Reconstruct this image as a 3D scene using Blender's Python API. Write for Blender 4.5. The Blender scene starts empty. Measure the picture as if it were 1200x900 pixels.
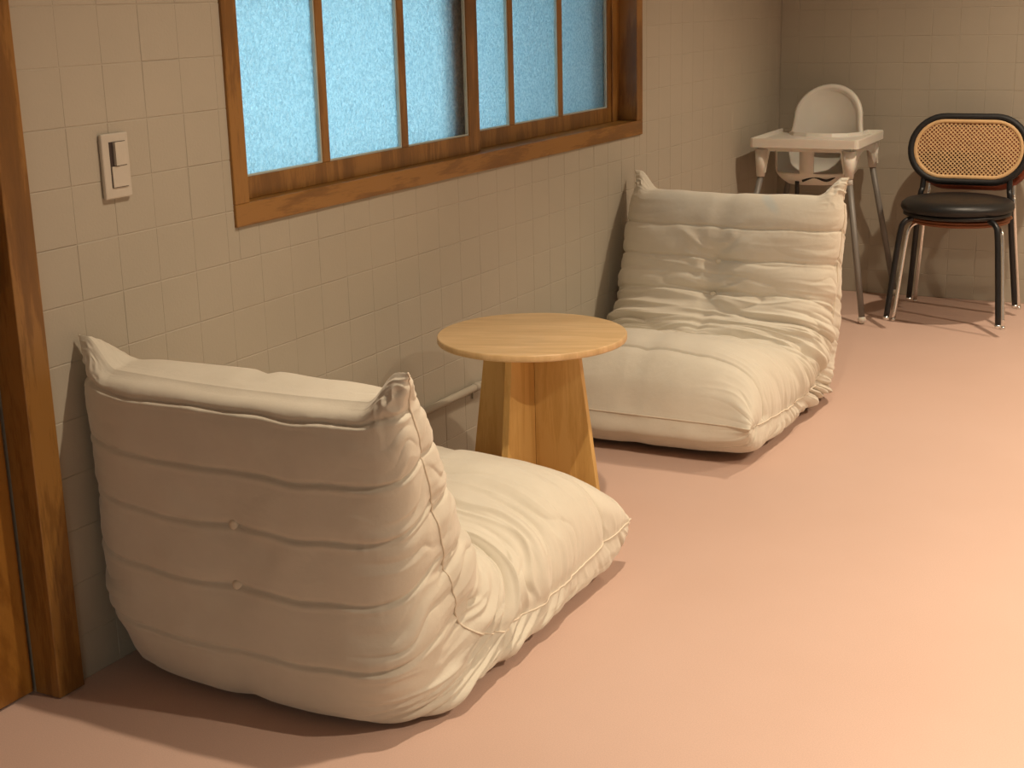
import bpy, bmesh, math, random
import numpy as np
from mathutils import Vector, Matrix

C = bpy.context.scene.collection
scene = bpy.context.scene
R = math.radians
PI = math.pi

# ---------------------------------------------------------------- camera
F_PX, YAW, PITCH, ROLL = 1684.48, 0.499242, 0.262022, -0.025096
CAM = Vector((2.030175, -6.265382, 1.3))
cam_data = bpy.data.cameras.new('camera')
cam = bpy.data.objects.new('camera', cam_data)
C.objects.link(cam)
cam_data.sensor_fit = 'HORIZONTAL'
cam_data.sensor_width = 36.0
cam_data.lens = F_PX / 1200 * 36.0
cam_data.clip_start = 0.05
fw = Vector((-math.sin(YAW) * math.cos(PITCH), math.cos(YAW) * math.cos(PITCH), -math.sin(PITCH)))
r0 = Vector((math.cos(YAW), math.sin(YAW), 0))
u0 = r0.cross(fw)
rr = r0 * math.cos(ROLL) + u0 * math.sin(ROLL)
uu = -r0 * math.sin(ROLL) + u0 * math.cos(ROLL)
mw = Matrix((rr, uu, -fw)).transposed().to_4x4()
mw.translation = CAM
cam.matrix_world = mw
scene.camera = cam

# ---------------------------------------------------------------- world, lights, exposure
scene.view_settings.view_transform = 'Standard'
scene.view_settings.look = 'None'
scene.view_settings.gamma = 1.0
scene.view_settings.use_curve_mapping = False
scene.view_settings.exposure = 0.0
world = bpy.data.worlds.new('world')
scene.world = world
world.use_nodes = True
bg = world.node_tree.nodes['Background']
bg.inputs[0].default_value = (0.42, 0.80, 0.95, 1)
bg.inputs[1].default_value = 2.0

WARM = (1.0, 0.82, 0.61)
COOL = (0.95, 0.95, 0.84)


def spot(name, loc, power, size=120, blend=1.0, radius=0.03, col=WARM, target=None):
    d = bpy.data.lights.new(name, 'SPOT')
    d.energy = power
    d.color = col
    d.spot_size = R(size)
    d.spot_blend = blend
    d.shadow_soft_size = radius
    o = bpy.data.objects.new(name, d)
    o.location = loc
    if target is not None:
        o.rotation_euler = (Vector(target) - Vector(loc)).to_track_quat('-Z', 'Y').to_euler()
    C.objects.link(o)
    return o


spot('ceiling_or_fill_spot', (1.22, -3.84, 2.42), 140, 124)
spot('ceiling_or_fill_spot', (1.45, -1.20, 2.42), 160, 124)
spot('ceiling_or_fill_spot', (3.1, -3.95, 2.42), 430, 130)  # side light added to brighten the chair flanks, no lamp known there
spot('ceiling_or_fill_spot', (3.4, -1.3, 2.42), 350, 140)  # extra fill added to lift the back wall, no lamp known there
spot('ceiling_or_fill_spot', (4.6, -10.8, 2.42), 430, 165, 1.0, 0.06, COOL)
spot('ceiling_or_fill_spot', (3.9, -9.9, 2.42), 380, 165, 1.0, 0.06, COOL)
scene.cycles.use_denoising = True
scene.cycles.max_bounces = 8

# ---------------------------------------------------------------- materials


def new_mat(name):
    m = bpy.data.materials.new(name)
    m.use_nodes = True
    nt = m.node_tree
    return m, nt, nt.nodes['Principled BSDF']


def noise_node(nt, scale, detail=3, rough=0.5, coord='Object', stretch=None, distortion=0.0):
    tc = nt.nodes.new('ShaderNodeTexCoord')
    n = nt.nodes.new('ShaderNodeTexNoise')
    n.inputs['Scale'].default_value = scale
    n.inputs['Detail'].default_value = detail
    n.inputs['Roughness'].default_value = rough
    n.inputs['Distortion'].default_value = distortion
    src = tc.outputs[coord]
    if stretch:
        mp = nt.nodes.new('ShaderNodeMapping')
        mp.inputs['Scale'].default_value = stretch
        nt.links.new(src, mp.inputs[0])
        src = mp.outputs[0]
    nt.links.new(src, n.inputs['Vector'])
    return n


def ramp(nt, fac, stops):
    r = nt.nodes.new('ShaderNodeValToRGB')
    els = r.color_ramp.elements
    els[0].position, els[0].color = stops[0][0], (*stops[0][1], 1)
    els[1].position, els[1].color = stops[-1][0], (*stops[-1][1], 1)
    for p, c in stops[1:-1]:
        e = els.new(p)
        e.color = (*c, 1)
    nt.links.new(fac, r.inputs[0])
    return r


def bump(nt, b, height, strength, dist=0.01):
    n = nt.nodes.new('ShaderNodeBump')
    n.inputs['Strength'].default_value = strength
    n.inputs['Distance'].default_value = dist
    nt.links.new(height, n.inputs['Height'])
    nt.links.new(n.outputs[0], b.inputs['Normal'])
    return n


def plain(name, col, rough=0.5, metal=0.0, var=0.06, nscale=12, bs=0.0, bscale=200, **kw):
    m, nt, b = new_mat(name)
    n = noise_node(nt, nscale)
    lo = tuple(c * (1 - var) for c in col)
    hi = tuple(min(1, c * (1 + var)) for c in col)
    rp = ramp(nt, n.outputs[0], [(0.3, lo), (0.7, hi)])
    nt.links.new(rp.outputs[0], b.inputs['Base Color'])
    b.inputs['Roughness'].default_value = rough
    b.inputs['Metallic'].default_value = metal
    for k, v in kw.items():
        b.inputs[k.replace('_', ' ')].default_value = v
    if bs:
        n2 = noise_node(nt, bscale, 2)
        bump(nt, b, n2.outputs[0], bs, 0.002)
    return m


def wood(name, lo, mid, hi, stretch, scale=6, rough=0.4, figure=0.5):
    m, nt, b = new_mat(name)
    n1 = noise_node(nt, scale, 4, 0.6, stretch=stretch, distortion=figure)
    n2 = noise_node(nt, scale * 9, 4, 0.7, stretch=stretch)
    n3 = noise_node(nt, 3.0, 2, 0.5)
    mx = nt.nodes.new('ShaderNodeMath'); mx.operation = 'MULTIPLY_ADD'
    mx.inputs[1].default_value = 0.35
    nt.links.new(n2.outputs[0], mx.inputs[0]); nt.links.new(n1.outputs[0], mx.inputs[2])
    m2 = nt.nodes.new('ShaderNodeMath'); m2.operation = 'MULTIPLY_ADD'
    m2.inputs[1].default_value = 0.5
    nt.links.new(n3.outputs[0], m2.inputs[0]); nt.links.new(mx.outputs[0], m2.inputs[2])
    rp = ramp(nt, m2.outputs[0], [(0.62, lo), (0.9, mid), (1.15, hi)])
    rp.color_ramp.elements[-1].position = 1.0
    nt.links.new(rp.outputs[0], b.inputs['Base Color'])
    b.inputs['Roughness'].default_value = rough
    bump(nt, b, n2.outputs[0], 0.12, 0.002)
    return m


M = {}
M['wall'] = None


def wall_mat():
    m, nt, b = new_mat('painted_tile_wall')
    n = noise_node(nt, 1.7, 4, 0.6, coord='Object')
    geo = nt.nodes.new('ShaderNodeNewGeometry')
    n.inputs['Scale'].default_value = 1.5
    nt.links.new(geo.outputs['Position'], n.inputs['Vector'])
    rp = ramp(nt, n.outputs[0], [(0.3, (0.395, 0.355, 0.28)), (0.7, (0.435, 0.39, 0.31))])
    # small scuffs in the paint
    sc = noise_node(nt, 9, 6, 0.75)
    nt.links.new(geo.outputs['Position'], sc.inputs['Vector'])
    r2 = ramp(nt, sc.outputs[0], [(0.0, (0, 0, 0)), (0.70, (0, 0, 0)), (0.78, (1, 1, 1))])
    mix = nt.nodes.new('ShaderNodeMixRGB')
    mix.inputs[2].default_value = (0.33, 0.27, 0.20, 1)
    ml = nt.nodes.new('ShaderNodeMath'); ml.operation = 'MULTIPLY'; ml.inputs[1].default_value = 0.35
    nt.links.new(r2.outputs[0], ml.inputs[0])
    nt.links.new(ml.outputs[0], mix.inputs[0])
    nt.links.new(rp.outputs[0], mix.inputs[1])
    nt.links.new(mix.outputs[0], b.inputs['Base Color'])
    b.inputs['Roughness'].default_value = 0.75
    n2 = noise_node(nt, 160, 3, 0.6)
    nt.links.new(geo.outputs['Position'], n2.inputs['Vector'])
    bump(nt, b, n2.outputs[0], 0.25, 0.002)
    return m


M['wall'] = wall_mat()


def floor_mat():
    m, nt, b = new_mat('peach_vinyl_floor')
    n = noise_node(nt, 1.3, 5, 0.6)
    rp = ramp(nt, n.outputs[0], [(0.3, (0.545, 0.375, 0.30)), (0.7, (0.58, 0.405, 0.33))])
    s = noise_node(nt, 420, 2, 0.5)
    r2 = ramp(nt, s.outputs[0], [(0.35, (0.93, 0.93, 0.93)), (0.65, (1.04, 1.04, 1.04))])
    mx = nt.nodes.new('ShaderNodeMixRGB'); mx.blend_type = 'MULTIPLY'; mx.inputs[0].default_value = 1
    nt.links.new(rp.outputs[0], mx.inputs[1]); nt.links.new(r2.outputs[0], mx.inputs[2])
    nt.links.new(mx.outputs[0], b.inputs['Base Color'])
    b.inputs['Roughness'].default_value = 0.55
    b.inputs['Specular IOR Level'].default_value = 0.35
    bump(nt, b, s.outputs[0], 0.08, 0.001)
    return m


M['floor'] = floor_mat()


def fabric_mat():
    m, nt, b = new_mat('cream_suede_fabric')
    n = noise_node(nt, 3.5, 5, 0.65)
    rp = ramp(nt, n.outputs[0], [(0.3, (0.61, 0.56, 0.46)), (0.7, (0.69, 0.64, 0.535))])
    nt.links.new(rp.outputs[0], b.inputs['Base Color'])
    b.inputs['Roughness'].default_value = 0.85
    b.inputs['Specular IOR Level'].default_value = 0.25
    b.inputs['Sheen Weight'].default_value = 0.35
    b.inputs['Sheen Roughness'].default_value = 0.45
    b.inputs['Sheen Tint'].default_value = (1.0, 0.95, 0.88, 1)
    n1 = noise_node(nt, 45, 5, 0.6, stretch=(1, 1, 1))
    n2 = noise_node(nt, 900, 2, 0.5)
    a = nt.nodes.new('ShaderNodeMath'); a.operation = 'MULTIPLY_ADD'; a.inputs[1].default_value = 0.25
    nt.links.new(n2.outputs[0], a.inputs[0]); nt.links.new(n1.outputs[0], a.inputs[2])
    bump(nt, b, a.outputs[0], 0.28, 0.004)
    return m


M['fabric'] = fabric_mat()
M['fabric_painted_sheen'] = M['fabric'].copy()  # copy with a bluish sheen highlight painted into the base colour
_nt = M['fabric_painted_sheen'].node_tree
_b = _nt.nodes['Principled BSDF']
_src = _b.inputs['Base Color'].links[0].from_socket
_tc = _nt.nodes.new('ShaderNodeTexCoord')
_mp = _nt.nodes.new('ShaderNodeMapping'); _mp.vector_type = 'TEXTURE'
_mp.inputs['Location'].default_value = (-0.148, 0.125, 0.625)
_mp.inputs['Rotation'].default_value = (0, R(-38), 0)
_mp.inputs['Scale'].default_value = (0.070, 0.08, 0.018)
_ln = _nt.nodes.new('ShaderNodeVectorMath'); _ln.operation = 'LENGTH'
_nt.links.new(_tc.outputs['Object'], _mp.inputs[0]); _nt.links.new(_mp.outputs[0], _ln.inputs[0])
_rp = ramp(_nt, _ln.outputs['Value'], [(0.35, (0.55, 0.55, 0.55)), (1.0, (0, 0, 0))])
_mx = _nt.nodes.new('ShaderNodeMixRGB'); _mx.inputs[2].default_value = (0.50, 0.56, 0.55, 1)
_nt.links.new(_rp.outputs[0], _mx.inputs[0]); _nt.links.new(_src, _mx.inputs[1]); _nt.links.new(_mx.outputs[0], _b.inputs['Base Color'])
M['piping'] = plain('cream_piping', (0.66, 0.58, 0.46), 0.8, bs=0.2, bscale=600)
M['button'] = plain('cream_button_cloth', (0.70, 0.63, 0.50), 0.7, bs=0.2, bscale=600)
M['black_plastic'] = plain('black_plastic', (0.02, 0.018, 0.016), 0.5)
M['trim_wood'] = wood('amber_stained_wood_upright', (0.13, 0.058, 0.013), (0.20, 0.090, 0.019), (0.29, 0.14, 0.033), (4, 4, 0.5), 5, 0.34)
M['trim_wood_y'] = wood('amber_stained_wood_level', (0.13, 0.058, 0.013), (0.20, 0.090, 0.019), (0.29, 0.14, 0.033), (4, 0.5, 4), 5, 0.34)
M['door_wood'] = wood('amber_door_veneer', (0.15, 0.055, 0.008), (0.23, 0.092, 0.014), (0.31, 0.135, 0.024), (1.6, 1.6, 0.5), 3.5, 0.3, figure=1.5)
M['oak_top'] = wood('light_oak_veneer_level', (0.52, 0.34, 0.16), (0.61, 0.41, 0.20), (0.67, 0.46, 0.24), (1.2, 12, 1), 3.5, 0.42, figure=0.3)
M['oak_leg'] = wood('light_oak_veneer_upright', (0.50, 0.29, 0.085), (0.62, 0.38, 0.12), (0.68, 0.44, 0.155), (9, 9, 0.7), 4, 0.42, figure=0.6)
M['black_metal'] = plain('black_painted_steel', (0.008, 0.008, 0.009), 0.4)
M['chrome'] = plain('chrome_tube', (0.86, 0.85, 0.82), 0.25, metal=1.0, var=0.02)
M['black_leather'] = plain('black_leatherette', (0.010, 0.010, 0.010), 0.42, bs=0.25, bscale=350)
M['brown_seat'] = plain('brown_leatherette', (0.22, 0.075, 0.025), 0.5, bs=0.2)
M['brown_back'] = plain('red_brown_lacquer', (0.17, 0.035, 0.012), 0.4)
M['black_wood'] = plain('black_stained_wood', (0.009, 0.009, 0.010), 0.6)
M['cane'] = plain('woven_cane', (0.62, 0.41, 0.20), 0.6, var=0.12, nscale=60, bs=0.4, bscale=500)
M['cane_rim'] = plain('cane_rim', (0.66, 0.43, 0.21), 0.55, var=0.05)
M['hc_white'] = plain('off_white_plastic', (0.74, 0.70, 0.62), 0.38, var=0.02)
M['hc_white'].node_tree.nodes['Principled BSDF'].inputs['Subsurface Weight'].default_value = 0.15
M['hc_white'].node_tree.nodes['Principled BSDF'].inputs['Subsurface Scale'].default_value = 0.02
M['grey_leg'] = plain('grey_lacquered_steel', (0.22, 0.205, 0.185), 0.45, metal=0.1)
M['switch'] = plain('switch_plastic', (0.55, 0.50, 0.42), 0.22, var=0.03, bs=0.35, bscale=60)
M['switch_dark'] = plain('switch_gap', (0.05, 0.035, 0.03), 0.5)
M['ceiling'] = plain('ceiling_paint', (0.32, 0.32, 0.31), 0.8)
M['steel_dark'] = plain('dark_latch_steel', (0.05, 0.05, 0.05), 0.4, metal=0.7)
M['outside'] = plain('grey_outside_render', (0.09, 0.11, 0.13), 0.9)
M['sticker'] = plain('pale_sticker', (0.6, 0.57, 0.52), 0.5)


def glass_mat():
    m, nt, b = new_mat('frosted_pattern_glass')
    b.inputs['Base Color'].default_value = (0.93, 0.98, 1.0, 1)
    b.inputs['Roughness'].default_value = 0.42
    b.inputs['Transmission Weight'].default_value = 1.0
    b.inputs['IOR'].default_value = 1.3
    geo = nt.nodes.new('ShaderNodeNewGeometry')
    n = noise_node(nt, 130, 3, 0.6, distortion=0.6)
    nt.links.new(geo.outputs['Position'], n.inputs['Vector'])
    bump(nt, b, n.outputs[0], 1.0, 0.012)
    tr = nt.nodes.new('ShaderNodeBsdfTranslucent')
    rp = ramp(nt, n.outputs[0], [(0.42, (0.22, 0.36, 0.44)), (0.58, (1.0, 1.0, 1.0))])
    nt.links.new(rp.outputs[0], tr.inputs[0])
    mx = nt.nodes.new('ShaderNodeMixShader')
    mx.inputs[0].default_value = 0.30
    out = nt.nodes['Material Output']
    nt.links.new(b.outputs[0], mx.inputs[1]); nt.links.new(tr.outputs[0], mx.inputs[2])
    nt.links.new(mx.outputs[0], out.inputs[0])
    return m


M['glass'] = glass_mat()
M['glass_edge'] = plain('pale_glazing_bead', (0.45, 0.50, 0.45), 0.4)

# ---------------------------------------------------------------- helpers


def obj(name, bm, mat, parent=None, smooth=False, recalc=True):
    if recalc:
        bmesh.ops.recalc_face_normals(bm, faces=bm.faces)
    me = bpy.data.meshes.new(name)
    bm.to_mesh(me)
    bm.free()
    if smooth:
        me.shade_smooth()
    me.materials.append(mat)
    o = bpy.data.objects.new(name, me)
    C.objects.link(o)
    if parent is not None:
        o.parent = parent
    return o


def tag(o, label, cat, group=None):
    o['label'] = label
    o['category'] = cat
    if group:
        o['group'] = group
    return o


def thing(name, label, cat, loc=(0, 0, 0), rz=0, group=None):
    o = bpy.data.objects.new(name, None)
    C.objects.link(o)
    o.location = loc
    o.rotation_euler = (0, 0, rz)
    o.empty_display_size = 0.1
    return tag(o, label, cat, group)


def add_box(bm, lo, hi, bev=0.0):
    m = Matrix.Translation([(a + b) / 2 for a, b in zip(lo, hi)]) @ Matrix.Diagonal([abs(b - a) for a, b in zip(lo, hi)] + [1])
    r = bmesh.ops.create_cube(bm, size=1, matrix=m)
    if bev:
        es = {e for v in r['verts'] for e in v.link_edges}
        bmesh.ops.bevel(bm, geom=list(es), offset=bev, segments=2, affect='EDGES', profile=0.5)


def box(name, lo, hi, mat, parent=None, bev=0.0):
    bm = bmesh.new()
    add_box(bm, lo, hi, bev)
    return obj(name, bm, mat, parent)


def catmull(pts, n=8):
    P = [np.array(p, float) for p in pts]
    P = [2 * P[0] - P[1]] + P + [2 * P[-1] - P[-2]]
    out = []
    for i in range(1, len(P) - 2):
        for k in range(n):
            t = k / n
            a, b, c, d = P[i - 1], P[i], P[i + 1], P[i + 2]
            out.append(0.5 * (2 * b + (c - a) * t + (2 * a - 5 * b + 4 * c - d) * t * t + (3 * b - a - 3 * c + d) * t ** 3))
    out.append(P[-2])
    return np.array(out)


def add_tube(bm, pts, rad, seg=12, cap=True, closed=False):
    P = [Vector(p) for p in pts]
    n = len(P)
    rads = rad if hasattr(rad, '__len__') else [rad] * n
    rings = []
    up = None
    for i in range(n):
        a = P[(i - 1) % n] if (closed or i > 0) else P[i]
        b = P[(i + 1) % n] if (closed or i < n - 1) else P[i]
        t = (b - a).normalized()
        if up is None:
            up = t.orthogonal().normalized()
        up = (up - t * up.dot(t)).normalized()
        w = t.cross(up)
        rings.append([bm.verts.new(P[i] + (up * math.cos(2 * PI * k / seg) + w * math.sin(2 * PI * k / seg)) * rads[i]) for k in range(seg)])
    m = n if closed else n - 1
    for i in range(m):
        A, B = rings[i], rings[(i + 1) % n]
        for k in range(seg):
            bm.faces.new((A[k], A[(k + 1) % seg], B[(k + 1) % seg], B[k]))
    if cap and not closed:
        bm.faces.new(rings[0][::-1])
        bm.faces.new(rings[-1])


def tube(name, pts, rad, mat, parent=None, seg=12, closed=False):
    bm = bmesh.new()
    add_tube(bm, pts, rad, seg, closed=closed)
    return obj(name, bm, mat, parent, smooth=True)


def add_lathe(bm, prof, seg=48, c=(0, 0, 0)):
    rings = []
    for r, z in prof:
        if r < 1e-6:
            rings.append([bm.verts.new((c[0], c[1], c[2] + z))])
        else:
            rings.append([bm.verts.new((c[0] + r * math.cos(2 * PI * k / seg), c[1] + r * math.sin(2 * PI * k / seg), c[2] + z)) for k in range(seg)])
    for A, B in zip(rings, rings[1:]):
        for k in range(seg):
            a = A[k % len(A)]; b = A[(k + 1) % len(A)]; cc = B[(k + 1) % len(B)]; d = B[k % len(B)]
            vs = []
            for v in (a, b, cc, d):
                if v not in vs:
                    vs.append(v)
            if len(vs) > 2:
                bm.faces.new(vs)


def lathe(name, prof, mat, parent=None, seg=48, c=(0, 0, 0)):
    bm = bmesh.new()
    add_lathe(bm, prof, seg, c)
    return obj(name, bm, mat, parent, smooth=True)


def add_prism(bm, poly, axis, a, b, bev=0.0):
    """extrude a polygon given in the two other axes along axis from a to b"""
    def mk(p, v):
        c = list(p)
        c.insert(axis, v)
        return bm.verts.new(c)
    A = [mk(p, a) for p in poly]
    B = [mk(p, b) for p in poly]
    fs = [bm.faces.new(A), bm.faces.new(B[::-1])]
    n = len(poly)
    for k in range(n):
        fs.append(bm.faces.new((A[k], B[k], B[(k + 1) % n], A[(k + 1) % n])))
    if bev:
        bmesh.ops.recalc_face_normals(bm, faces=bm.faces)
        es = [e for e in bm.edges if e.calc_face_angle(0) > 0.5]
        bmesh.ops.bevel(bm, geom=es, offset=bev, segments=2, affect='EDGES', profile=0.5)
    return fs


# ---------------------------------------------------------------- room shell
CEIL = 2.5
XR, YF = 6.0, -12.0
WIN_Y0, WIN_Y1, WIN_Z0, WIN_Z1 = -3.795, -1.548, 0.828, 1.43     # outer casing rectangle
HOLE_Y0, HOLE_Y1, HOLE_Z0, HOLE_Z1 = -3.755, -1.588, 0.865, 1.39
DOOR_Y0, DOOR_Y1, DOOR_Z1 = -5.33, -4.45, 2.02
WT = 0.16


def struct(o):
    o['kind'] = 'structure'
    return o


fl = struct(box('floor', (-0.95, YF, -0.05), (XR, 0.05, 0.0), M['floor']))
ce = struct(box('ceiling', (-WT, YF, CEIL), (XR, WT, CEIL + 0.1), M['ceiling']))
TD = 0.0010      # tile face stands this far proud of the joint bed
bm = bmesh.new()
for lo, hi in (((HOLE_Y1, 0.0), (0.0, CEIL)), ((HOLE_Y0, 0.0), (HOLE_Y1, HOLE_Z0)), ((HOLE_Y0, HOLE_Z1), (HOLE_Y1, CEIL)),
               ((DOOR_Y1 + 0.005, 0.0), (HOLE_Y0, CEIL)), ((DOOR_Y0, DOOR_Z1), (DOOR_Y1 + 0.005, CEIL)), ((YF, 0.0), (DOOR_Y0, CEIL))):
    add_box(bm, (-WT, lo[0], lo[1]), (-TD, hi[0], hi[1]))
wl = struct(obj('wall_left', bm, M['wall']))
wb = struct(box('wall_back', (-WT, TD, 0.0), (XR, WT, CEIL), M['wall']))
struct(box('wall_right', (XR, YF, 0.0), (XR + 0.1, WT, CEIL), M['ceiling']))
struct(box('wall_front', (-WT, YF - 0.1, 0.0), (XR + 0.1, YF, CEIL), M['ceiling']))

# tiles: painted-over square wall tiles, each a piece of its wall
tile_cache = {}
rnd = random.Random(5)


def tile_bm(w, h, g=0.0006, ch=0.0013, d=TD):
    """tile lying in local XY (x width, y height), face towards +Z, centred"""
    bm = bmesh.new()
    a, b = w / 2 - g, h / 2 - g
    lo = [bm.verts.new((sx * a, sy * b, -d)) for sx, sy in ((-1, -1), (1, -1), (1, 1), (-1, 1))]
    hi = [bm.verts.new((sx * (a - ch), sy * (b - ch), 0.0)) for sx, sy in ((-1, -1), (1, -1), (1, 1), (-1, 1))]
    for k in range(4):
        bm.faces.new((lo[k], lo[(k + 1) % 4], hi[(k + 1) % 4], hi[k]))
    bm.faces.new(hi)
    return bm


def place_tiles(cells, frame, parent, limit=300):
    """cells: (a0,a1,z0,z1) along the wall; frame(a,z) -> matrix; nearest first"""
    bulk = bmesh.new()
    for i, (a0, a1, z0, z1) in enumerate(cells):
        w, h = a1 - a0, z1 - z0
        mtx = frame((a0 + a1) / 2, (z0 + z1) / 2)
        mtx = mtx @ Matrix.Translation((0, 0, rnd.uniform(-0.0003, 0.0003))) @ Matrix.Rotation(rnd.gauss(0, 0.0022), 4, 'X') @ Matrix.Rotation(rnd.gauss(0, 0.0022), 4, 'Y')
        if i < limit:
            key = (round(w, 4), round(h, 4))
            if key not in tile_cache:
                t = tile_bm(w, h)
                me = bpy.data.meshes.new('tile')
                t.to_mesh(me); t.free()
                me.materials.append(M['wall'])
                tile_cache[key] = me
            o = bpy.data.objects.new('tile', tile_cache[key])
            C.objects.link(o)
            o.matrix_world = mtx
            o.parent = parent
        else:
            t = tile_bm(w, h)
            bmesh.ops.transform(t, matrix=mtx, verts=t.verts)
            me = bpy.data.meshes.new('tmp'); t.to_mesh(me); t.free()
            bulk.from_mesh(me); bpy.data.meshes.remove(me)
    if len(bulk.faces):
        o = obj('tiles', bulk, M['wall'], parent, recalc=False)
        o['kind'] = 'stuff'
    else:
        bulk.free()


def subtract(c, r):
    """cell minus rectangle -> list of rectangles"""
    a0, a1, z0, z1 = c
    r0, r1, s0, s1 = r
    if a1 <= r0 or a0 >= r1 or z1 <= s0 or z0 >= s1:
        return [c]
    out = []
    if a0 < r0:
        out.append((a0, r0, z0, z1))
    if a1 > r1:
        out.append((r1, a1, z0, z1))
    m0, m1 = max(a0, r0), min(a1, r1)
    if z0 < s0:
        out.append((m0, m1, z0, s0))
    if z1 > s1:
        out.append((m0, m1, s1, z1))
    return [o for o in out if o[1] - o[0] > 0.006 and o[3] - o[2] > 0.006]


ly = [-4.44] + [-4.3755 + 0.1107 * k for k in range(0, 40)]
ly = [v for v in ly if v < -0.03] + [0.0]
lz = [0.0] + [0.0925 + 0.1104 * k for k in range(0, 14)]
cells = []
for a0, a1 in zip(ly, ly[1:]):
    for z0, z1 in zip(lz, lz[1:]):
        cells += subtract((a0, a1, z0, z1), (WIN_Y0 + 0.012, WIN_Y1 - 0.012, WIN_Z0 + 0.012, WIN_Z1 - 0.012))
cp = np.array(CAM)


def in_view(x, y, z):
    d = Vector((x, y, z)) - CAM
    dz = d.dot(fw)
    px = 600 + F_PX * d.dot(rr) / dz; py = 450 - F_PX * d.dot(uu) / dz
    return -30 < px < 1230 and -30 < py < 930


cells.sort(key=lambda c: (not in_view(0, (c[0] + c[1]) / 2, (c[2] + c[3]) / 2), Vector((0, (c[0] + c[1]) / 2, (c[2] + c[3]) / 2)).__sub__(CAM).length))
FL = Matrix(((0, 0, 1), (1, 0, 0), (0, 1, 0)))      # local x->world y, y->z, z->+x


def frame_left(a, z):
    m = FL.to_4x4(); m.translation = (0.0, a, z); return m


place_tiles(cells, frame_left, wl)
bx = [0.0] + [0.079 + 0.1142 * k for k in range(0, 15)]
bz = [0.0] + [0.102 + 0.1117 * k for k in range(0, 13)]
cells = [(a0, a1, z0, z1) for a0, a1 in zip(bx, bx[1:]) for z0, z1 in zip(bz, bz[1:])]
cells.sort(key=lambda c: (c[0] + c[2] * 0.3))
FB = Matrix(((1, 0, 0), (0, 0, -1), (0, 1, 0)))


def frame_back(a, z):
    m = FB.to_4x4(); m.translation = (a, 0.0, z); return m


place_tiles(cells, frame_back, wb)

# ---------------------------------------------------------------- window
win = bpy.data.objects.new('window_1', None)
C.objects.link(win)
win.location = (0, (WIN_Y0 + WIN_Y1) / 2, WIN_Z0)
struct(win)


def wpart(name, lo, hi, mat, parent, bev=0.002):
    """box given in world coordinates, parented under a thing that is not at the origin"""
    off = Vector((0, 0, 0))
    p = parent
    while p is not None:
        off += p.location
        p = p.parent
    bm = bmesh.new()
    add_box(bm, [a - b for a, b in zip(lo, off)], [a - b for a, b in zip(hi, off)], bev)
    return obj(name, bm, mat, parent)


CW = 0.050
wpart('jamb', (-0.13, WIN_Y0, WIN_Z0 + CW), (0.007, WIN_Y0 + CW, WIN_Z1 - CW), M['trim_wood'], win)
wpart('jamb', (-0.13, WIN_Y1 - CW, WIN_Z0 + CW), (0.007, WIN_Y1, WIN_Z1 - CW), M['trim_wood'], win)
wpart('sill', (-0.13, WIN_Y0, WIN_Z0), (0.007, WIN_Y1, WIN_Z0 + CW), M['trim_wood_y'], win)
wpart('head', (-0.13, WIN_Y0, WIN_Z1 - CW), (0.007, WIN_Y1, WIN_Z1), M['trim_wood_y'], win)
IZ0, IZ1 = WIN_Z0 + CW, WIN_Z1 - CW


def sash(x, y0, y1, ls, rs, muntins, rail, top):
    t = 0.026
    bm = bmesh.new()
    off = win.location
    def b(lo, hi):
        add_box(bm, [a - c for a, c in zip(lo, off)], [a - c for a, c in zip(hi, off)], 0.0015)
    b((x - t, y0 + ls, IZ0), (x, y1 - rs, IZ0 + rail))
    b((x - t, y0 + ls, top), (x, y1 - rs, IZ1))
    b((x - t, y0, IZ0), (x, y0 + ls, IZ1))
    b((x - t, y1 - rs, IZ0), (x, y1, IZ1))
    s = obj('sash', bm, M['trim_wood'], win)
    edges = [y0 + ls] + [v for m in muntins for v in (m - 0.0155, m + 0.0155)] + [y1 - rs]
    for m in muntins:
        wpart('muntin', (x - t + 0.002, m - 0.0155, IZ0 + rail), (x - 0.002, m + 0.0155, top), M['trim_wood'], s, 0.0015)
    for a, c in zip(edges[::2], edges[1::2]):
        pane = wpart('pane', (x - 0.018, a - 0.001, IZ0 + rail - 0.001), (x - 0.012, c + 0.001, top + 0.001), M['glass'], s, 0)
        # pale glazing bead on the far side and foot of each pane
        bb = bmesh.new()
        add_box(bb, (x - 0.012 - off[0], c - 0.005 - off[1], IZ0 + rail - off[2]), (x - 0.004 - off[0], c - off[1], top - off[2]))
        add_box(bb, (x - 0.012 - off[0], a - off[1], IZ0 + rail - off[2]), (x - 0.004 - off[0], c - 0.005 - off[1], IZ0 + rail + 0.004 - off[2]))
        obj('glazing_bead', bb, M['glass_edge'], s)
    return s


sash(-0.030, WIN_Y0 + CW, -2.640, 0.018, 0.060, (-3.392, -3.035), 0.050, 1.322)
sash(-0.066, -2.765, WIN_Y1 - CW - 0.055, 0.105, 0.028, (-2.372, -2.040), 0.050, 1.322)
wpart('jamb_liner', (-0.095, WIN_Y1 - CW - 0.055, IZ0), (-0.06, WIN_Y1 - CW, IZ1), M['trim_wood'], win)

# neighbouring wall face and ground outside, seen only as soft dark shapes in the frosted glass
struct(box('wall_outside', (-0.75, -1.80, -0.3), (-WT - 0.001, -1.60, 2.6), M['outside']))

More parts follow.
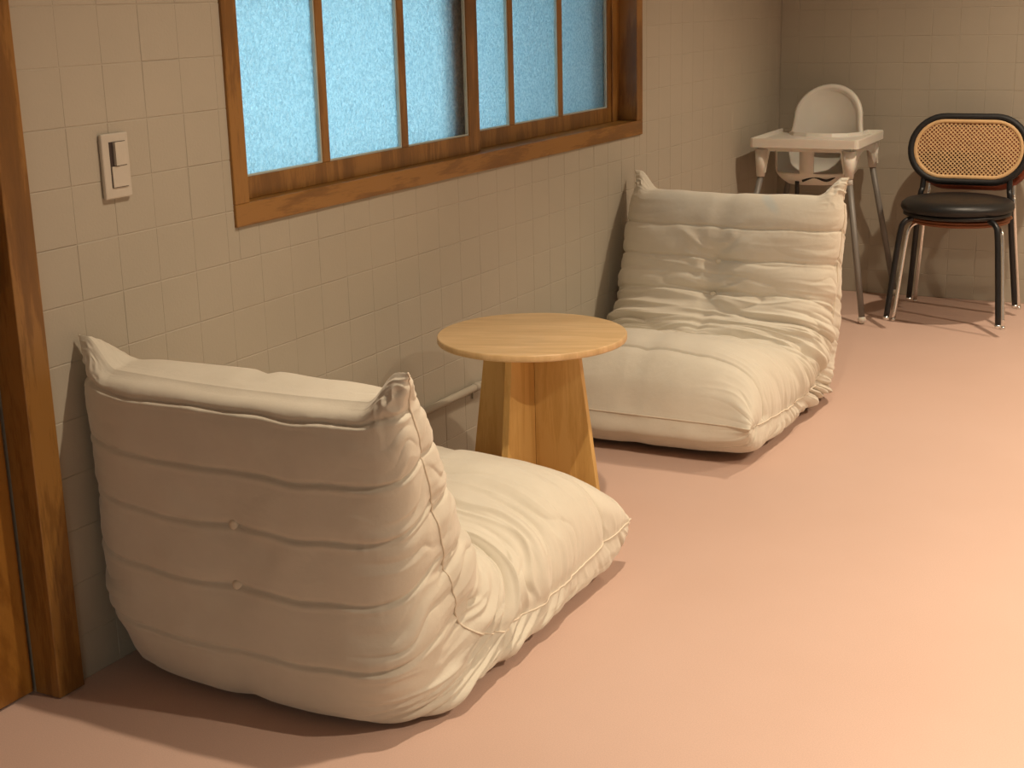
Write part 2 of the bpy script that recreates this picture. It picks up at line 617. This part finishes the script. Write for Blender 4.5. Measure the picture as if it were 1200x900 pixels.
# ---------------------------------------------------------------- door at the left edge
tr = struct(box('trim_1', (-0.045, -4.451, 0.002), (0.020, -4.385, DOOR_Z1 + 0.05), M['trim_wood'], bev=0.002))
struct(box('trim_2', (-0.045, -5.40, DOOR_Z1), (0.018, -4.452, DOOR_Z1 + 0.065), M['trim_wood_y'], bev=0.002))
struct(box('trim_3', (-0.045, -5.40, 0.002), (0.020, -5.335, DOOR_Z1 - 0.001), M['trim_wood'], bev=0.002))
dr = struct(box('door_1', (-0.085, -5.332, 0.006), (-0.046, -4.456, DOOR_Z1 - 0.002), M['door_wood'], bev=0.002))
box('latch_plate', (-0.0455, -4.500, 0.815), (-0.040, -4.462, 0.885), M['steel_dark'], dr, bev=0.001)
struct(box('wall_hall', (-0.9, -5.9, 0.0), (-WT - 0.001, -4.0, 2.4), M['ceiling']))

# ---------------------------------------------------------------- light switch
sw = thing('light_switch', 'cream rocker light switch plate on tiled wall beside wooden door trim', 'switch', (0.0008, -4.148, 1.003))
bm = bmesh.new(); add_box(bm, (0, -0.037, -0.063), (0.009, 0.037, 0.063), 0.003)
obj('plate', bm, M['switch'], sw)
box('socket_recess', (0.009, -0.018, -0.042), (0.0096, 0.027, 0.047), M['switch_dark'], sw)
bm = bmesh.new(); add_prism(bm, [(0.0096, -0.008), (0.0165, -0.008), (0.0115, 0.0255), (0.0096, 0.0255)], 2, 0.001, 0.046)
obj('rocker', bm, M['switch'], sw)
bm = bmesh.new(); add_prism(bm, [(0.0096, -0.0165), (0.0125, -0.0165), (0.0125, 0.0255), (0.0096, 0.0255)], 2, -0.0405, -0.0005)
obj('rocker', bm, M['switch'], sw)

# ---------------------------------------------------------------- low pipe on the wall
pp = thing('wall_pipe', 'painted pipe running low along tiled wall behind the round side table', 'pipe', (0.014, -3.0, 0.216))
tube('pipe_run', [(0, -0.33, 0), (0, 0.0, 0), (0, 0.42, 0)], 0.011, M['wall'], pp, 14)
for yy in (0.215,):
    tube('clip', [(0, yy - 0.012, 0), (0, yy + 0.012, 0)], 0.0135, M['wall'], pp, 14)
    box('clip_tab', (-0.013, yy - 0.006, -0.036), (-0.008, yy + 0.006, -0.010), M['wall'], pp, bev=0.001)

# ---------------------------------------------------------------- quilted floor chairs


def _hash(ix, iy, seed):
    h = (ix * 374761393 + iy * 668265263 + seed * 974634777) & 0xFFFFFFFF
    h = ((h ^ (h >> 13)) * 1274126177) & 0xFFFFFFFF
    return ((h ^ (h >> 16)) & 0xFFFF) / 32767.5 - 1.0


def vnoise(x, y, seed=0):
    x = np.asarray(x, float); y = np.asarray(y, float)
    x, y = np.broadcast_arrays(x, y)
    ix = np.floor(x).astype(np.int64); iy = np.floor(y).astype(np.int64)
    fx = x - ix; fy = y - iy
    fx = fx * fx * (3 - 2 * fx); fy = fy * fy * (3 - 2 * fy)
    a = _hash(ix, iy, seed); b = _hash(ix + 1, iy, seed); c = _hash(ix, iy + 1, seed); d = _hash(ix + 1, iy + 1, seed)
    return (a * (1 - fx) + b * fx) * (1 - fy) + (c * (1 - fx) + d * fx) * fy


def sstep(a, b, x):
    t = np.clip((x - a) / (b - a), 0, 1)
    return t * t * (3 - 2 * t)


MP = [(.005, .640), (.022, .615), (.045, .545), (.075, .43), (.11, .30), (.155, .175), (.27, .112), (.40, .092), (.55, .092), (.68, .10), (.80, .11), (.885, .118), (.925, .122)]
IP = [(.005, .640), (.105, .640), (.170, .56), (.220, .46), (.268, .365), (.325, .285), (.395, .252), (.48, .264), (.58, .290), (.68, .310), (.79, .288), (.885, .215), (.925, .122)]
OP = [(.005, .640), (-.038, .605), (-.045, .50), (-.048, .36), (-.050, .22), (-.048, .10), (.005, .016), (.2, .013), (.45, .013), (.70, .013), (.85, .018), (.925, .065), (.925, .122)]
HW = 0.372


def make_floor_chair(name, label, loc, rz, seed):
    root = thing(name, label, 'chair', loc, rz, None)
    NS = 46
    m = catmull(MP, NS); inn = catmull(IP, NS); out = catmull(OP, NS)
    nt_ = len(m)
    tt = np.linspace(0, len(MP) - 1, nt_)           # profile index 0..12
    NT = 380
    th = np.linspace(0, 2 * PI, NT, endpoint=False)
    # slightly denser near the sides
    th = th - 0.22 * np.sin(2 * th) / 2 * 1.0
    n = np.where(np.sin(th) >= 0, 3.1, 4.0)
    cu = np.sign(np.cos(th)) * np.abs(np.cos(th)) ** (2 / n)
    k = np.abs(np.sin(th)) ** (2 / n)
    isout = (np.sin(th) < 0)
    inner = (np.sin(th) >= 0)
    s_in = np.concatenate([[0], np.cumsum(np.linalg.norm(np.diff(inn, axis=0), axis=1))])
    s_out = np.concatenate([[0], np.cumsum(np.linalg.norm(np.diff(out, axis=0), axis=1))])
    T = tt[:, None]; U = cu[None, :]; K = k[None, :]
    low = isout[None, :] * sstep(3.0, 5.0, T) * sstep(11.6, 10.5, T)
    K = K ** (1 - 0.42 * low)
    tgt = np.where(inner[None, :, None], inn[:, None, :], out[:, None, :])
    P2 = m[:, None, :] + (tgt - m[:, None, :]) * K[..., None]
    # the width draws in a little at the very bottom of the back
    hw = HW * (1 - 0.0 * T)
    X = hw * U * np.ones_like(T)
    Y = P2[..., 0].copy(); Z = P2[..., 1].copy()
    # pointed ears at the top corners and a sag between them
    e = sstep(0.77, 0.95, np.abs(U))
    topw = np.exp(-(T / 0.85) ** 2)
    Z += topw * (0.056 * e - 0.010 * (1 - np.abs(U) ** 2))
    X -= np.sign(U) * 0.040 * sstep(.26, 0, Z) * sstep(.16, -.03, Y) * np.abs(U)
    neck = np.exp(-((T - 0.95) / 0.45) ** 2)
    X -= np.sign(U) * neck * 0.010 * e
    # nose corners reach a bit forward, the middle of the front edge a bit back
    nose = sstep(10.5, 12, T)
    Y += nose * (0.012 * sstep(.8, 1, np.abs(U)) - 0.006)
    # seat dips between its two sides near the bend
    dip = np.exp(-((T - 5.6) / 2.2) ** 2) * inner[None, :] * (1 - np.abs(U) ** 2.5)
    Z -= 0.010 * dip * K
    S = np.where(inner[None, :], s_in[:, None], s_out[:, None])
    P = np.stack([X, Y, Z], -1)
    dT = np.gradient(P, axis=0)
    dH = (np.roll(P, -1, axis=1) - np.roll(P, 1, axis=1))
    N = np.cross(dH, dT)
    N /= np.maximum(np.linalg.norm(N, axis=2, keepdims=True), 1e-9)
    # make it point outward
    ctr = m[:, None, :]
    outw = np.stack([X * 0.6, Y - ctr[..., 0], Z - ctr[..., 1]], -1)
    sg = np.sign(np.sum(N * outw, axis=2).mean())
    N *= sg

    H = np.zeros_like(X)
    IN = inner[None, :] * np.ones_like(X)
    OUT = 1 - IN
    side = sstep(0.50, 0.96, np.abs(U)) * np.ones_like(X)
    fadeTop = sstep(0.0, 0.5, T) * sstep(12.0, 11.5, T)
    # quilting rows
    rows_in = [s_in[np.argmin(np.abs(tt - v))] for v in (2.1, 3.03, 4.0, 9.95)]
    rows_out = [s_out[np.argmin(np.abs(tt - v))] for v in (1.05, 2.1, 2.87, 3.7, 4.67, 10.6)]
    wob = 0.004 * vnoise(U * 5, S * 3, seed + 3)
    for rows, mask in ((rows_in, IN), (rows_out, OUT)):
        for s0 in rows:
            d = S + wob - s0
            H += mask * (-0.0055 * np.exp(-(d / 0.0042) ** 2) + np.where(IN > 0, 0, 0.0016) * np.exp(-((d - 0.010) / 0.005) ** 2) - np.where(IN > 0, 0.0040, 0.0016) * np.exp(-(d / 0.02) ** 2))
            # fine puckers beside the stitching
            H += mask * 0.0011 * np.exp(-(d / 0.016) ** 2) * vnoise(X * 90, S * 18, seed + int(s0 * 1000))
    # centre seam
    xc = X - 0.0 + 0.004 * vnoise(S * 6, U * 0, seed + 9)
    cm = sstep(0.1, 0.4, T) * np.where(IN > 0, 1.0, 0.55)
    H += cm * (-0.0040 * np.exp(-(xc / 0.005) ** 2) - 0.004 * np.exp(-(xc / 0.025) ** 2))
    # buttons and their star folds
    btn = []
    for mask, srow, amp in ((IN, rows_in[1], 1.0), (IN, rows_in[2], 0.9), (OUT, rows_out[2], 0.5), (OUT, rows_out[3], 0.45)):
        dx = X; ds = S - srow
        r = np.hypot(dx, ds); ph = np.arctan2(ds, dx)
        H += mask * amp * (-0.016 * np.exp(-(r / 0.03) ** 2) - 0.012 * np.exp(-(r / 0.085) ** 2))
        fold = vnoise(ph * 2.6 + 40, r * 5 + srow * 30, seed + 21)
        fold2 = 1 - 2 * np.abs(fold)
        H += mask * amp * 0.0088 * fold2 * np.exp(-r / 0.13) * sstep(0.012, 0.06, r)
        btn.append((mask, srow))
    # gathers along the sides, fanned about the bend
    wt = np.exp(-((T - 5.9) / 2.2) ** 2) + np.where(T < 5, 0.16, 0.30)
    warp = 0.25 * vnoise(U * 3, T * 0.7, seed + 5) + 0.5 * vnoise(K * 2.5, T * 1.2, seed + 6)
    f1 = vnoise(T * 2.7 + warp * 1.6, K * 0.7 + np.sign(U) * 7, seed + 11)
    f2 = vnoise(T * 5.6 + warp * 2.4, K * 1.2 + np.sign(U) * 9, seed + 12)
    g = (2.6 * np.sqrt(np.abs(f1) + 0.01) - 1.3) * 0.62 + (1 - 2.2 * np.abs(f2)) * 0.38
    g = g * (1 - 0.55 * np.exp(-(K / 0.22) ** 2) * np.where((T < 4.6) | (IN > 0), 1, 0.2))
    sideI = np.where(IN > 0, sstep(0.40, 0.97, np.abs(U)), sstep(0.62, 0.95, np.abs(U)))
    H += 0.0105 * g * wt * sideI * fadeTop * (1 - 0.6 * OUT * np.exp(-((T - 5.1) / 0.8) ** 2))
    # deep gathered pleats under and over the bend
    ca = np.abs(np.cos(th))[None, :]
    ph = T * 3.7 + 0.8 * vnoise(T * 1.3, np.sign(U) * 5 + 0 * T, seed + 31) + 0.35 * vnoise(T * 2, K * 2, seed + 32)
    saw = np.abs(np.sin(PI * ph)) ** 0.7 - 0.55
    amp_v = 0.6 + 0.5 * vnoise(ph * 0.8, np.sign(U) * 3 + K * 0.8, seed + 33)
    wo = sstep(4.9, 6.1, T) * np.exp(-((T - 6.7) / 1.7) ** 2) * OUT * sstep(.25, .80, ca)
    wi = np.exp(-((T - 5.4) / 1.9) ** 2) * IN * sstep(.30, .90, ca) * sstep(1.0, .85, K * 0 + 1 - np.exp(-(K / 0.16) ** 2) * 0)  * 0.6
    wi = np.exp(-((T - 5.6) / 2.0) ** 2) * IN * sstep(.35, .92, ca) * 0.62
    H += 0.0145 * saw * amp_v * (1.25 * wo + wi)
    # pinch line at the side seam
    sm = np.exp(-(K / 0.10) ** 2)
    H += -0.006 * sm * wt * fadeTop
    # broad slack folds over the inner bend and seat
    wf = np.exp(-((T - 5.6) / 2.0) ** 2) * IN
    f3 = vnoise(T * 2.4 + 0.9 * vnoise(U * 1.6, T * 0.5, seed + 14), U * 1.1, seed + 15)
    f4 = vnoise(T * 5.0 + 1.2 * vnoise(U * 2.2, T * 0.8, seed + 16), U * 1.7, seed + 17)
    H += wf * (0.0135 * (2.4 * np.sqrt(np.abs(f3) + .008) - 1.2) + 0.0065 * (1 - 2 * np.abs(f4)))
    H += 0.0020 * fadeTop * vnoise(X * 16, S * 16, seed + 18) + 0.0035 * fadeTop * vnoise(X * 6, S * 7, seed + 19)
    # ear wrinkles
    H += 0.003 * np.exp(-((T - 0.7) / 0.6) ** 2) * e * (1 - 2 * np.abs(vnoise(T * 6, U * 9 + X * 40, seed + 22)))
    # nothing moves at the two end lines
    endw = sstep(0.0, 0.25, T) * sstep(12.0, 11.75, T)
    P = P + N * (H * endw)[..., None]
    P[..., 2] = np.maximum(P[..., 2], 0.012)
    verts = P.reshape(-1, 3)
    idx = np.arange(nt_ * NT).reshape(nt_, NT)
    a = idx[:-1, :]; b = np.roll(idx, -1, axis=1)[:-1, :]
    c = np.roll(idx, -1, axis=1)[1:, :]; d = idx[1:, :]
    faces = np.stack([a, b, c, d], -1).reshape(-1, 4)
    me = bpy.data.meshes.new('cushion')
    me.from_pydata(verts.tolist(), [], faces.tolist())
    bm = bmesh.new(); bm.from_mesh(me)
    bmesh.ops.remove_doubles(bm, verts=bm.verts, dist=0.0004)
    bmesh.ops.recalc_face_normals(bm, faces=bm.faces)
    bm.to_mesh(me); bm.free()
    me.shade_smooth()
    me.materials.append(M['fabric'])
    o = bpy.data.objects.new('cushion', me)
    C.objects.link(o); o.parent = root
    # piping round the sides
    for sgn in (1, -1):
        j = int(np.argmin(np.abs(cu - sgn)))
        line = P[::4, j, :].copy()
        line[:, 0] += sgn * 0.0005
        tube('piping', [tuple(v) for v in line], 0.0022, M['piping'], root, 6)
    line = P[-1, inner, :]
    tube('piping', [tuple(v) for v in line[::3]], 0.0022, M['piping'], root, 6)
    # buttons
    for mask, srow in btn:
        js = [j for j in range(NT) if mask[0, j] > 0]
        j = min(js, key=lambda q: abs(cu[q]))
        i = int(np.argmin(np.abs(S[:, j] - srow)))
        pos = Vector(P[i, j]); nv = Vector(N[i, j]).normalized()
        bm = bmesh.new()
        add_lathe(bm, [(0, 0.0105), (0.005, 0.0100), (0.009, 0.0075), (0.0110, 0.003), (0.0105, -0.003), (0, -0.006)], 20)
        q = Vector((0, 0, 1)).rotation_difference(nv).to_matrix().to_4x4()
        q.translation = pos
        bmesh.ops.transform(bm, matrix=q, verts=bm.verts)
        obj('button', bm, M['button'], root, smooth=True)
    # short black glides
    for sx, yy in ((-1, 0.06), (1, 0.14), (-1, 0.72), (1, 0.72)):
        lathe('foot', [(0, 0.0), (0.02, 0.0), (0.022, 0.004), (0.022, 0.022), (0, 0.022)], M['black_plastic'], root, 20, (sx * (0.27 if yy == 0.06 else 0.22), yy, 0))
    return root


c1 = make_floor_chair('floor_chair', 'cream quilted floor chair nearest the camera, seen from behind, two buttons on its back', (0.384, -4.30, 0.0), 0.0, 3)
c2 = make_floor_chair('floor_chair', 'cream quilted floor chair seen from the front, standing before the white high chair', (0.405, -1.665, 0.0), PI, 31)
c2.scale = (1, 1, 1.03)
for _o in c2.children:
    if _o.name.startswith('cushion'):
        _o.data.materials[0] = M['fabric_painted_sheen']

# ---------------------------------------------------------------- side table
tb = thing('side_table', 'round light oak side table on tapered crossed panels between the floor chairs', 'table', (0.392, -3.15, 0.0))
TZ = 0.488
lathe('tabletop', [(0, TZ - 0.018), (0.234, TZ - 0.018), (0.2375, TZ - 0.0165), (0.2385, TZ - 0.014), (0.2385, TZ - 0.003), (0.237, TZ - 0.0007), (0.235, TZ), (0, TZ)], M['oak_top'], tb, 96)
tb.children[0].data.shade_smooth()
tb.children[0].rotation_euler = (0, 0, R(20))
for k in range(4):
    bm = bmesh.new()
    add_prism(bm, [(0.009, 0.0), (0.192, 0.0), (0.128, TZ - 0.0185), (0.009, TZ - 0.0185)], 1, -0.009, 0.009, 0.001)
    pn = obj('base_panel', bm, M['oak_leg'], tb)
    pn.rotation_euler = (0, 0, R(1 + 90 * k))

# ---------------------------------------------------------------- cane chairs (one stacked on the other)


def stadium(w, h, n=20):
    """outline of a pill w wide, h high, in (x, z)"""
    r = h / 2
    L = w / 2 - r
    pts = []
    for k in range(n + 1):
        a = -PI / 2 + PI * k / n
        pts.append((L + r * math.cos(a), r * math.sin(a)))
    for k in range(n + 1):
        a = PI / 2 + PI * k / n
        pts.append((-L + r * math.cos(a), r * math.sin(a)))
    return pts


def bent(pts, base_y=0.0, curve=0.28):
    """wrap (x,z) onto the gently curved back, concave towards the sitter (-y)"""
    return [(x, base_y - curve * x * x, z) for x, z in pts]


def ring_mesh(bm, wo, ho, wi, hi, y0, y1, n=20, rnd_=True, curve=0.28):
    """pill-shaped ring with soft section between outer and inner outline"""
    prof = [(0.0, 0.0), (0.12, 0.55), (0.35, 0.93), (0.65, 0.93), (0.88, 0.55), (1.0, 0.0)] if rnd_ else [(0, 1), (1, 1)]
    full = [(f, g) for f, g in prof] + [(f, -g) for f, g in prof[::-1]]
    if rnd_:
        full = full[:len(prof)] + full[len(prof) + 1:-1]
    A, B = stadium(wo, ho, n), stadium(wi, hi, n)
    ym, yh = (y0 + y1) / 2, abs(y1 - y0) / 2
    rings = []
    for a, b in zip(A, B):
        rings.append([bm.verts.new((a[0] + (b[0] - a[0]) * f, ym + yh * g - curve * (a[0] + (b[0] - a[0]) * f) ** 2, a[1] + (b[1] - a[1]) * f)) for f, g in full])
    m = len(full)
    for i in range(len(rings)):
        P, Q = rings[i], rings[(i + 1) % len(rings)]
        for k in range(m):
            bm.faces.new((P[k], P[(k + 1) % m], Q[(k + 1) % m], Q[k]))


def cane_mesh(bm, w, h, y, pitch=0.0165, hole=0.0044, curve=0.28):
    """cane webbing: diamond lattice cells, each with an eight-sided hole"""
    r = h / 2; L = w / 2 - r
    def inside(x, z):
        dx = max(abs(x) - L, 0)
        return math.hypot(dx, z) < r
    hw = pitch / 2
    cache = {}
    def V(x, z, yy):
        key = (round(x, 5), round(z, 5), yy)
        if key not in cache:
            cache[key] = bm.verts.new((x, y + yy - curve * x * x, z))
        return cache[key]
    nx = int(w / pitch) + 2; nz = int(h / pitch) + 2
    for i in range(-nx, nx + 1):
        for j in range(-nz * 2, nz * 2 + 1):
            cx = i * pitch + (hw if j % 2 else 0); cz = j * hw
            if not inside(cx, cz):
                continue
            dia = [(cx + hw, cz), (cx, cz + hw), (cx - hw, cz), (cx, cz - hw)]
            mid = [((dia[q][0] + dia[(q + 1) % 4][0]) / 2, (dia[q][1] + dia[(q + 1) % 4][1]) / 2) for q in range(4)]
            outl = []
            for q in range(4):
                outl += [dia[q], mid[q]]
            holes = [(cx + hole * math.cos(PI / 4 * q), cz + hole * math.sin(PI / 4 * q)) for q in range(8)]
            edge_ok = inside(cx * 1.03, cz * 1.03)
            O = [V(*p, 0.0) for p in outl]
            I = [V(*p, -0.0008) for p in holes]
            for q in range(8):
                bm.faces.new((O[q], O[(q + 1) % 8], I[(q + 1) % 8], I[q]))


def make_cane_chair(name, label, loc, rz, seat_mat, leg_mat, ring_mat, foot_mat, solid_back=False, tr_=0.0112, seat_r=0.205, seat_dy=0.0, cush=1.0):
    t = thing(name, label, 'chair', loc, rz, None)
    SZ = 0.402 if cush == 1.0 else 0.396
    # legs: front ones bend under the seat
    for s in (-1, 1):
        pts = catmull([(s * 0.213, -0.205, 0.006), (s * 0.197, -0.178, 0.20), (s * 0.183, -0.157, 0.345), (s * 0.172, -0.144, 0.381), (s * 0.146, -0.124, 0.396)], 6)
        tube('leg', pts, tr_, leg_mat, t)
        tube('foot', [(s * 0.2135, -0.2058, 0.0), (s * 0.2125, -0.2048, 0.012)], tr_ + 0.0008, foot_mat, t)
        # back leg runs straight up into the backrest
        pts = catmull([(s * 0.213, 0.200, 0.006), (s * 0.192, 0.166, 0.25), (s * 0.176, 0.146, 0.44), (s * 0.170, 0.156, 0.48), (s * 0.167, 0.164, 0.535)], 6)
        tube('leg', pts, tr_, leg_mat, t)
        tube('foot', [(s * 0.2135, 0.2008, 0.0), (s * 0.2125, 0.1998, 0.012)], tr_ + 0.0008, foot_mat, t)
    tube('seat_rail', [(-0.178, 0.148, 0.394), (0.178, 0.148, 0.394)], 0.008, leg_mat, t)
    # seat board and cushion
    q = seat_r / 0.205
    lathe('seat_board', [(0, SZ - 0.004), (0.195 * q, SZ - 0.004), (0.205 * q, SZ), (0.205 * q, SZ + 0.010), (0, SZ + 0.012)], seat_mat, t, 64, (0, seat_dy, 0))
    prof = [(0, 0.012), (0.19, 0.011), (0.208, 0.015), (0.2155, 0.028), (0.213, 0.043), (0.199, 0.055), (0.165, 0.063), (0.10, 0.067), (0, 0.068)]
    lathe('seat', [(r_ * q, SZ + 0.011 + (z_ - 0.011) * cush) for r_, z_ in prof], seat_mat, t, 64, (0, seat_dy, 0))
    # backrest: pill-shaped ring, rim and cane web, leaning back a little
    ctr = Vector((0, 0.185, 0.634))
    rx = Matrix.Translation(ctr) @ Matrix.Rotation(R(-9), 4, 'X')
    bm = bmesh.new(); ring_mesh(bm, 0.478, 0.286, 0.420, 0.228, -0.015, 0.015)
    for v in bm.verts: v.co.y += 0.0
    bmesh.ops.transform(bm, matrix=rx, verts=bm.verts)
    br = obj('backrest', bm, ring_mat, t, smooth=True)
    if solid_back:
        bm = bmesh.new()
        A = stadium(0.43, 0.226, 20)
        loops = []
        for yy in (-0.008, 0.008):
            loops.append([bm.verts.new((x, yy - 0.28 * x * x, z)) for x, z in A])
            h = len(A) // 2
            L = loops[-1]
            for q in range(h - 1):
                bm.faces.new((L[q], L[q + 1], L[-2 - q], L[-1 - q]))
        bmesh.ops.transform(bm, matrix=rx, verts=bm.verts)
        obj('back_panel', bm, ring_mat, br)
        return t
    bm = bmesh.new(); ring_mesh(bm, 0.430, 0.238, 0.398, 0.206, -0.011, -0.003)
    bmesh.ops.transform(bm, matrix=rx, verts=bm.verts)
    obj('cane_rim', bm, M['cane_rim'], br, smooth=True)
    bm = bmesh.new(); cane_mesh(bm, 0.412, 0.220, -0.006)
    bmesh.ops.transform(bm, matrix=rx, verts=bm.verts)
    cn = obj('cane_web', bm, M['cane'], br, recalc=False)
    sol = cn.modifiers.new('thickness', 'SOLIDIFY'); sol.thickness = 0.0016
    return t


make_cane_chair('cane_back_chair', 'black round-seat chair with pale cane oval backrest, stacked on a brown one', (0.885, -0.465, 0.036), R(1.0), M['black_leather'], M['black_metal'], M['black_wood'], M['chrome'])
make_cane_chair('cane_back_chair', 'brown round-seat chair with chrome legs underneath the black cane-back chair', (0.880, -0.325, 0.0), R(1.0), M['brown_seat'], M['chrome'], M['brown_back'], M['chrome'], True, 0.0078, 0.190, -0.05, 0.28)

# ---------------------------------------------------------------- high chair
hc = thing('high_chair', 'white plastic high chair with tray and grey legs in the room corner', 'chair', (0.283, -0.335, 0.0), R(2.0))
TP = {(-1, -1): (-0.180, -0.215), (1, -1): (0.180, -0.215), (-1, 1): (-0.175, 0.215), (1, 1): (0.175, 0.215)}
for (sx, sy), (tx, ty) in TP.items():
    fx, fy = sx * 0.275, sy * 0.305
    top = Vector((tx, ty, 0.585)); foot = Vector((fx, fy, 0.022))
    lg = tube('leg', [foot, foot.lerp(top, 0.5), top], 0.0125, M['grey_leg'], hc)
    bm = bmesh.new()
    add_lathe(bm, [(0, -0.017), (0.008, -0.0155), (0.014, -0.009), (0.0165, 0), (0.014, 0.009), (0.008, 0.0155), (0, 0.017)], 20, (fx, fy, 0.0172))
    obj('foot', bm, M['hc_white'], lg, smooth=True)
    if (sx, sy) == (1, -1):
        a, b = foot.lerp(top, 0.925), foot.lerp(top, 0.985)
        tube('sticker', [a, b], 0.0132, M['sticker'], lg)
    # socket that grips the leg
    a = Vector((tx * 0.995, ty * 0.995, 0.678)); b = top + (foot - top) * 0.03
    bm = bmesh.new()
    add_tube(bm, [a, b], [0.030, 0.0165], 16)
    obj('leg_socket', bm, M['hc_white'], hc, smooth=True)
# side aprons with an arched underside
for s in (-1, 1):
    arch = []
    for k in range(13):
        a = PI * k / 12
        arch.append((-0.155 * math.cos(a), 0.590 + 0.070 * math.sin(a)))
    poly = [(-0.228, 0.69), (-0.232, 0.60)] + [(-0.185, 0.585)] + arch[1:-1] + [(0.185, 0.585), (0.232, 0.60), (0.228, 0.69)]
    bm = bmesh.new()
    add_prism(bm, poly, 0, s * 0.186, s * 0.192)
    obj('side_apron', bm, M['hc_white'], hc)
# front and back aprons
for yy, zz in ((-0.222, 0.672), (0.222, 0.645)):
    poly = [(-0.19, 0.69), (-0.20, 0.585), (-0.16, 0.585), (-0.145, zz), (0.145, zz), (0.16, 0.585), (0.20, 0.585), (0.19, 0.69)]
    bm = bmesh.new(); add_prism(bm, poly, 1, yy - 0.003, yy + 0.003)
    obj('apron', bm, M['hc_white'], hc)
# seat bucket with two leg openings and a post between them
bm = bmesh.new()
NPH, NZ = 72, 16
rings = []
for j in range(NZ + 1):
    q = j / NZ
    z = 0.528 + 0.162 * q
    f = min(1.0, (1 - (1 - min(q / 0.45, 1)) ** 2.2) * 0.32 + 0.68) if q < 0.45 else 1.0 + 0.03 * (q - 0.45)
    ring = []
    for k in range(NPH):
        a = 2 * PI * k / NPH
        cx, sy = math.cos(a), math.sin(a)
        sx_ = math.copysign(abs(cx) ** 0.7, cx); ss = math.copysign(abs(sy) ** 0.7, sy)
        ring.append(bm.verts.new((0.163 * f * sx_, -0.02 + 0.172 * f * ss, z)))
    rings.append(ring)
for j in range(NZ):
    for k in range(NPH):
        a = 2 * PI * (k + 0.5) / NPH
        off = abs((a - 1.5 * PI + PI) % (2 * PI) - PI)
        q = (j + 0.5) / NZ
        if q > 0.30 and 0.13 < off < 1.0:
            continue
        bm.faces.new((rings[j][k], rings[j][(k + 1) % NPH], rings[j + 1][(k + 1) % NPH], rings[j + 1][k]))
bm.faces.new(rings[0][::-1])
sb = obj('seat_bucket', bm, M['hc_white'], hc, smooth=True)
so = sb.modifiers.new('thickness', 'SOLIDIFY'); so.thickness = 0.007; so.offset = -1
# backrest arch
bm = bmesh.new()
cols = []
NA = 28
for i in range(NA + 1):
    a = PI * i / NA
    cols.append(a)
outline = [(-0.150, 0.66), (-0.148, 0.74)]
outline = [(-0.166, 0.665), (-0.152, 0.70), (-0.144, 0.74), (-0.140, 0.78)]
for i in range(1, 24):
    a = PI - PI * i / 24
    outline.append((0.140 * math.cos(a), 0.785 + 0.125 * math.sin(a)))
outline += [(0.140, 0.78), (0.144, 0.74), (0.152, 0.70), (0.166, 0.665)]


def back_y(x, z):
    return 0.150 + (z - 0.66) * 0.16 - 1.6 * x * x


lay = []
for sc, dy in ((1.0, 0.004), (0.985, -0.004), (0.95, -0.005), (0.90, 0.004)):
    lay.append([bm.verts.new((x * sc, back_y(x * sc, z) + dy, 0.66 + (z - 0.66) * (sc if sc > .99 else 1 - (1 - sc) * 0.8))) for x, z in outline])
for A, B in zip(lay, lay[1:]):
    for k in range(len(A) - 1):
        bm.faces.new((A[k], A[k + 1], B[k + 1], B[k]))
# middle panel as rows
inner_l = lay[-1]
half = len(inner_l) // 2
for k in range(half):
    a, b = inner_l[k], inner_l[k + 1]
    c, d = inner_l[-2 - k], inner_l[-1 - k]
    vs = []
    for v in (a, b, c, d):
        if v not in vs:
            vs.append(v)
    if len(vs) > 2:
        bm.faces.new(vs)
bk = obj('backrest', bm, M['hc_white'], hc, smooth=True)
so = bk.modifiers.new('thickness', 'SOLIDIFY'); so.thickness = 0.008; so.offset = 1
# tray with raised rim, cut back where the child sits
tray = [(-0.222, -0.245), (-0.212, -0.256), (0.212, -0.256), (0.222, -0.245), (0.222, 0.205), (0.205, 0.212), (0.150, 0.205), (0.140, 0.10), (0.105, 0.035), (0.05, 0.012), (0, 0.008), (-0.05, 0.012), (-0.105, 0.035), (-0.140, 0.10), (-0.150, 0.205), (-0.205, 0.212), (-0.222, 0.205)]
bm = bmesh.new()
fs = add_prism(bm, tray, 2, 0.690, 0.726)
bmesh.ops.recalc_face_normals(bm, faces=bm.faces)
topf = max(bm.faces, key=lambda f_: f_.calc_center_median().z)
bmesh.ops.inset_region(bm, faces=[topf], thickness=0.012, depth=0.0)
bmesh.ops.inset_region(bm, faces=[topf], thickness=0.006, depth=-0.014)
es = [e_ for e_ in bm.edges if e_.calc_face_angle(0) > 0.35 and e_.is_manifold and max(v.co.z for v in e_.verts) > 0.72]
bmesh.ops.bevel(bm, geom=es, offset=0.003, segments=2, affect='EDGES')
obj('tray', bm, M['hc_white'], hc)
# strap
st = []
tube('strap', catmull([(-0.02, -0.17, 0.548), (0.03, -0.175, 0.566), (0.08, -0.168, 0.552), (0.12, -0.14, 0.575)], 5), 0.005, M['black_plastic'], hc, 8)
tube('strap', catmull([(-0.075, -0.12, 0.57), (-0.05, -0.150, 0.565), (-0.03, -0.165, 0.572)], 5), 0.006, M['black_plastic'], hc, 8)
tube('strap', catmull([(-0.045, -0.16, 0.545), (-0.046, -0.150, 0.48), (-0.045, -0.152, 0.38)], 5), 0.009, M['black_plastic'], hc, 8)
